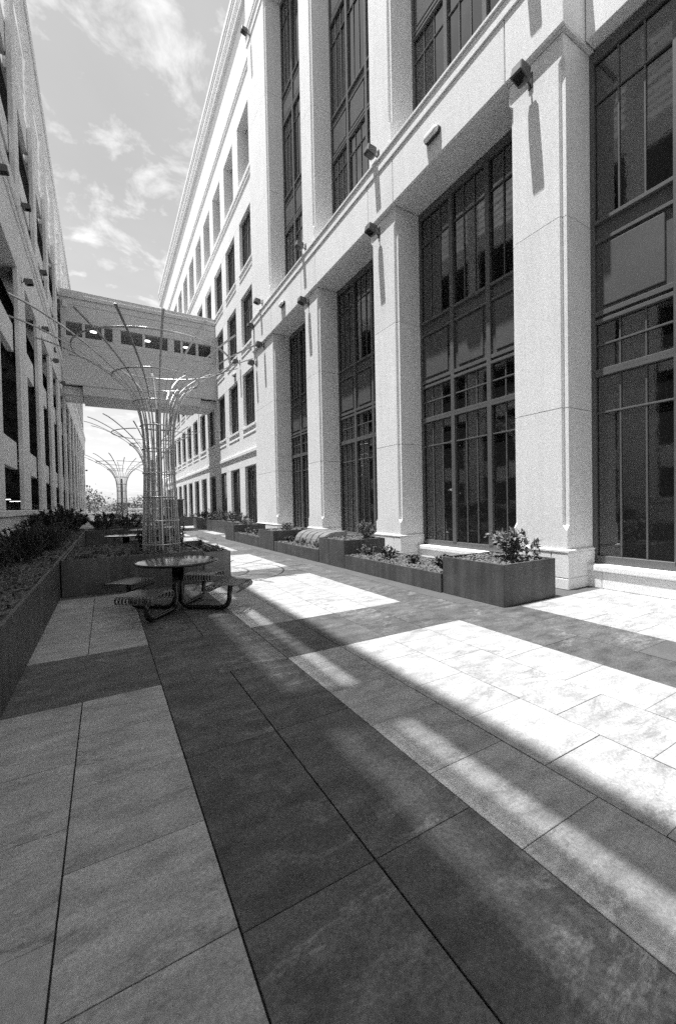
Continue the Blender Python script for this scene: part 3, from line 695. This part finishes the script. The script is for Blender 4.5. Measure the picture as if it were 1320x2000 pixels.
for i, x in enumerate((5.1, 5.9, 6.6)): plant('door_shrub', ('left', 'middle', 'right')[i]+' shrub in the crosswise planter at the far doors', 'shrub', (x, 37.2, .68), .4, .4, 14, 220, .09, .025, 'leaf', seed=60+i)
# left planter
k = 0
for y, x, r, h, n, ll, m, lab in ((9.2, -1.35, .5, .75, 2200, .05, 'leaf_dark', 'feathery dark shrub in the long left planter, nearest bushy one'), (10.4, -1.3, .55, .8, 2400, .05, 'leaf_dark', 'feathery dark shrub in the long left planter, second bushy one'),
      (11.6, -1.1, .5, .68, 1900, .05, 'leaf', 'feathery shrub overhanging the left planter edge beside the trellis planter'), (12.9, -1.3, .55, .75, 1700, .06, 'leaf', 'feathery shrub in the left planter under the spiky dark bushes'),
      (8.0, -1.55, .4, .58, 1300, .045, 'leaf_dark', 'thin feathery shrub against the garage wall at the left picture edge')):
    plant('feathery_shrub', lab, 'shrub', (x, y, .6), r, h, 60, n*2, ll*1.25, .0095, m, seed=70+k, up=.6, bare=.15); k += 1
for i, (y, x, r, h) in enumerate(((14.2, -1.45, .65, 1.0), (15.8, -1.4, .7, 1.08), (17.4, -1.35, .7, 1.12), (19.2, -1.3, .75, 1.05), (21.2, -1.2, .75, .95))):
    plant('spiky_bush', ('nearest', 'second', 'third', 'fourth', 'farthest')[i]+' of the dark large-leaved bushes along the garage sill', 'bush', (x, y, .6), r, h, 34, 900, .17, .036, 'leaf_dark', seed=80+i, up=.62)
for i, (y, x) in enumerate(((7.2, -1.3), (6.5, -1.15), (5.7, -1.4), (7.9, -1.05))):
    plant('dry_twig', ('dry twiggy plant in the left planter mulch, third from the camera', 'dry twiggy plant in the left planter mulch, second from the camera', 'dry twiggy plant in the left planter mulch, nearest the camera', 'dry twiggy plant in the left planter mulch, farthest, by the table')[i], 'twigs', (x, y, .6), .4, .28, 12, 60, .06, .01, 'leaf', seed=90+i, spread=1.2)
# planter at the trellis
grass('spiky grass clump at the sunlit end of the trellis planter', (2.02, 10.4, .55), .12, .42, 90, 'leaf', 1, .55)
for i, (x, y) in enumerate(((1.95, 9.15), (2.15, 9.5), (1.9, 9.8))): plant('ground_plant', ('pale low plant at the sunlit corner of the trellis planter, front', 'pale low plant at the sunlit corner of the trellis planter, right', 'pale low plant at the sunlit corner of the trellis planter, back')[i], 'plant', (x, y, .56), .22, .14, 10, 130, .075, .022, 'leaf_pale', seed=100+i)
for i, (x, y) in enumerate(((-.35, 9.3), (.2, 9.2), (-.1, 10.2), (.55, 9.6))): plant('low_herb', ('leftmost', 'middle', 'rear', 'rightmost')[i]+' low dark herb in the shaded trellis planter', 'herb', (x, y, .59), .22, .14, 14, 260, .035, .01, 'leaf_dark', seed=110+i)
for i, (x, y, r, h) in enumerate(((.75, 10.7, .22, .7), (1.55, 10.45, .2, .75), (1.2, 10.75, .22, .5))): plant('climbing_vine', ('vine climbing the left side of the nearest trellis tower', 'vine climbing the right side of the nearest trellis tower', 'vine at the back foot of the nearest trellis tower')[i], 'vine', (x, y, .59), r, h, 18, 420, .06, .02, 'leaf_dark', seed=120+i, up=.4, bare=.05)
for i, (x, y) in enumerate(((-.1, 20.8), (.9, 21.3), (2.3, 21.4))): plant('hedge_bush', ('left', 'middle', 'right')[i]+' dark bush in the middle distance planter', 'bush', (x, y, .6), .7, .75, 26, 700, .12, .03, 'leaf_dark', seed=130+i)
for i, (x, y) in enumerate(((-.1, 34.8), (.6, 35.6), (2.2, 35.2))): plant('far_bush', ('left', 'middle', 'right')[i]+' dark bush around the far trellis tower', 'bush', (x, y, .6), .8, .8, 22, 420, .16, .04, 'leaf_dark', seed=140+i)

# ------------------------------------------------------------------ far end of the plaza
cab = thing('steel_cabinet', 'tall dark steel cabinet standing by the far doors', 'cabinet', (5.4, 39.3, 0))
MB().cbox(-.75, .75, -.6, .6, 0, 2.25, .01).build('body', 'steel', cab); MB().cbox(-.8, .8, -.65, .65, 2.255, 2.36, .01).build('lid', 'steel_pale', cab); MB().cbox(-.2, .2, -.615, -.602, 1.2, 1.5, .003).build('name_plate', 'lampgrey', cab)
pw = thing('parapet_wall', 'low concrete parapet closing the far end of the plaza', 'wall', (3, 62, 0))
for i in range(6): MB().cbox(-5.0+i*3, -5.0+i*3+2.98, 0, .25, -.3, .95, .01).build('wall_panel', 'garage', pw); MB().cbox(-5.0+i*3, -5.0+i*3+2.98, -.05, .3, .96, 1.08, .01).build('coping', 'garage', pw)
wr = thing('white_canopy', 'low white flat-roofed shelter at the far end behind the tables', 'shelter', (4.2, 52, 0))
MB().cbox(-2.2, 2.6, -.8, .8, 1.30, 1.55, .02).build('roof', 'white', wr); MB().cbox(-2.1, 2.5, -.5, .5, .25, .45, .02).build('bench_seat', 'white', wr)
for x in (-2.0, .2, 2.4): MB().cbox(x-.06, x+.06, -.06, .06, 0, 1.3, .005).build('post', 'lampgrey', wr)
def tree(label, loc, h, r, seed, n=1500, m='leaf', ll=.55):
    rnd = random.Random(seed); t = thing('broadleaf_tree', label, 'tree', loc, group='trees beyond the plaza')
    tr = MB(); tr.tube([(0, 0, 0), (.1, 0, h*.25), (.0, .1, h*.5), (.1, 0, h*.75)], [h*.03, h*.024, h*.016, h*.006], 8)
    cl = []
    for i in range(14):
        a = rnd.uniform(0, 6.28); z = h*rnd.uniform(.45, .95); q = r*rnd.uniform(.2, .85)*(1.1-abs(z/h-.65)); e = Vector((q*math.cos(a), q*math.sin(a), z)); cl.append(e)
        s = Vector((.05, 0, z*.65)); tr.tube([s, s.lerp(e, .5)+Vector((0, 0, .1*h*.3)), e], [h*.011, h*.007, h*.002], 5)
    tr.build('trunk', 'bark', t); f = MB()
    for i in range(n):
        c = cl[i % len(cl)]; d = Vector((rnd.gauss(0, 1), rnd.gauss(0, 1), rnd.gauss(0, .8)))*r*.17; p = c+d
        u = Vector((rnd.gauss(0, 1), rnd.gauss(0, 1), rnd.gauss(0, 1))).normalized(); v = u.orthogonal().normalized(); L = ll*rnd.uniform(.5, 1.2)
        f.quad(p-u*L*.5, p+v*L*.3, p+u*L*.5, p-v*L*.3)
    f.build('crown', m, t); return t
tree('loose airy tree beyond the parapet beside the garage end', (-4.2, 96, -4), 9.2, 6.0, 3, 1500)
tree('low dark tree beyond the parapet left of the nearest trellis', (9.5, 120, -4), 8.5, 6, 5, 1300, 'leaf_dark')
tree('distant tree on the horizon between the trellis towers', (3.0, 150, -5), 8.2, 7, 8, 1200)
tree('small distant tree behind the nearest trellis tower', (16.0, 150, -5), 9.5, 7, 9, 1000)
hm = MB(); N = 60
for i in range(N+1):
    x = -260+i*9; hm.v += [(x, 380, -3), (x, 395+15*math.sin(i), 4.2+1.6*math.sin(i*.45)+1.2*math.sin(i*1.3)), (x, 480, -3)]
for i in range(N):
    a = i*3; hm.f += [(a, a+3, a+4, a+1), (a+1, a+4, a+5, a+2)]
hm.build('hill', 'hill')['kind'] = 'structure'
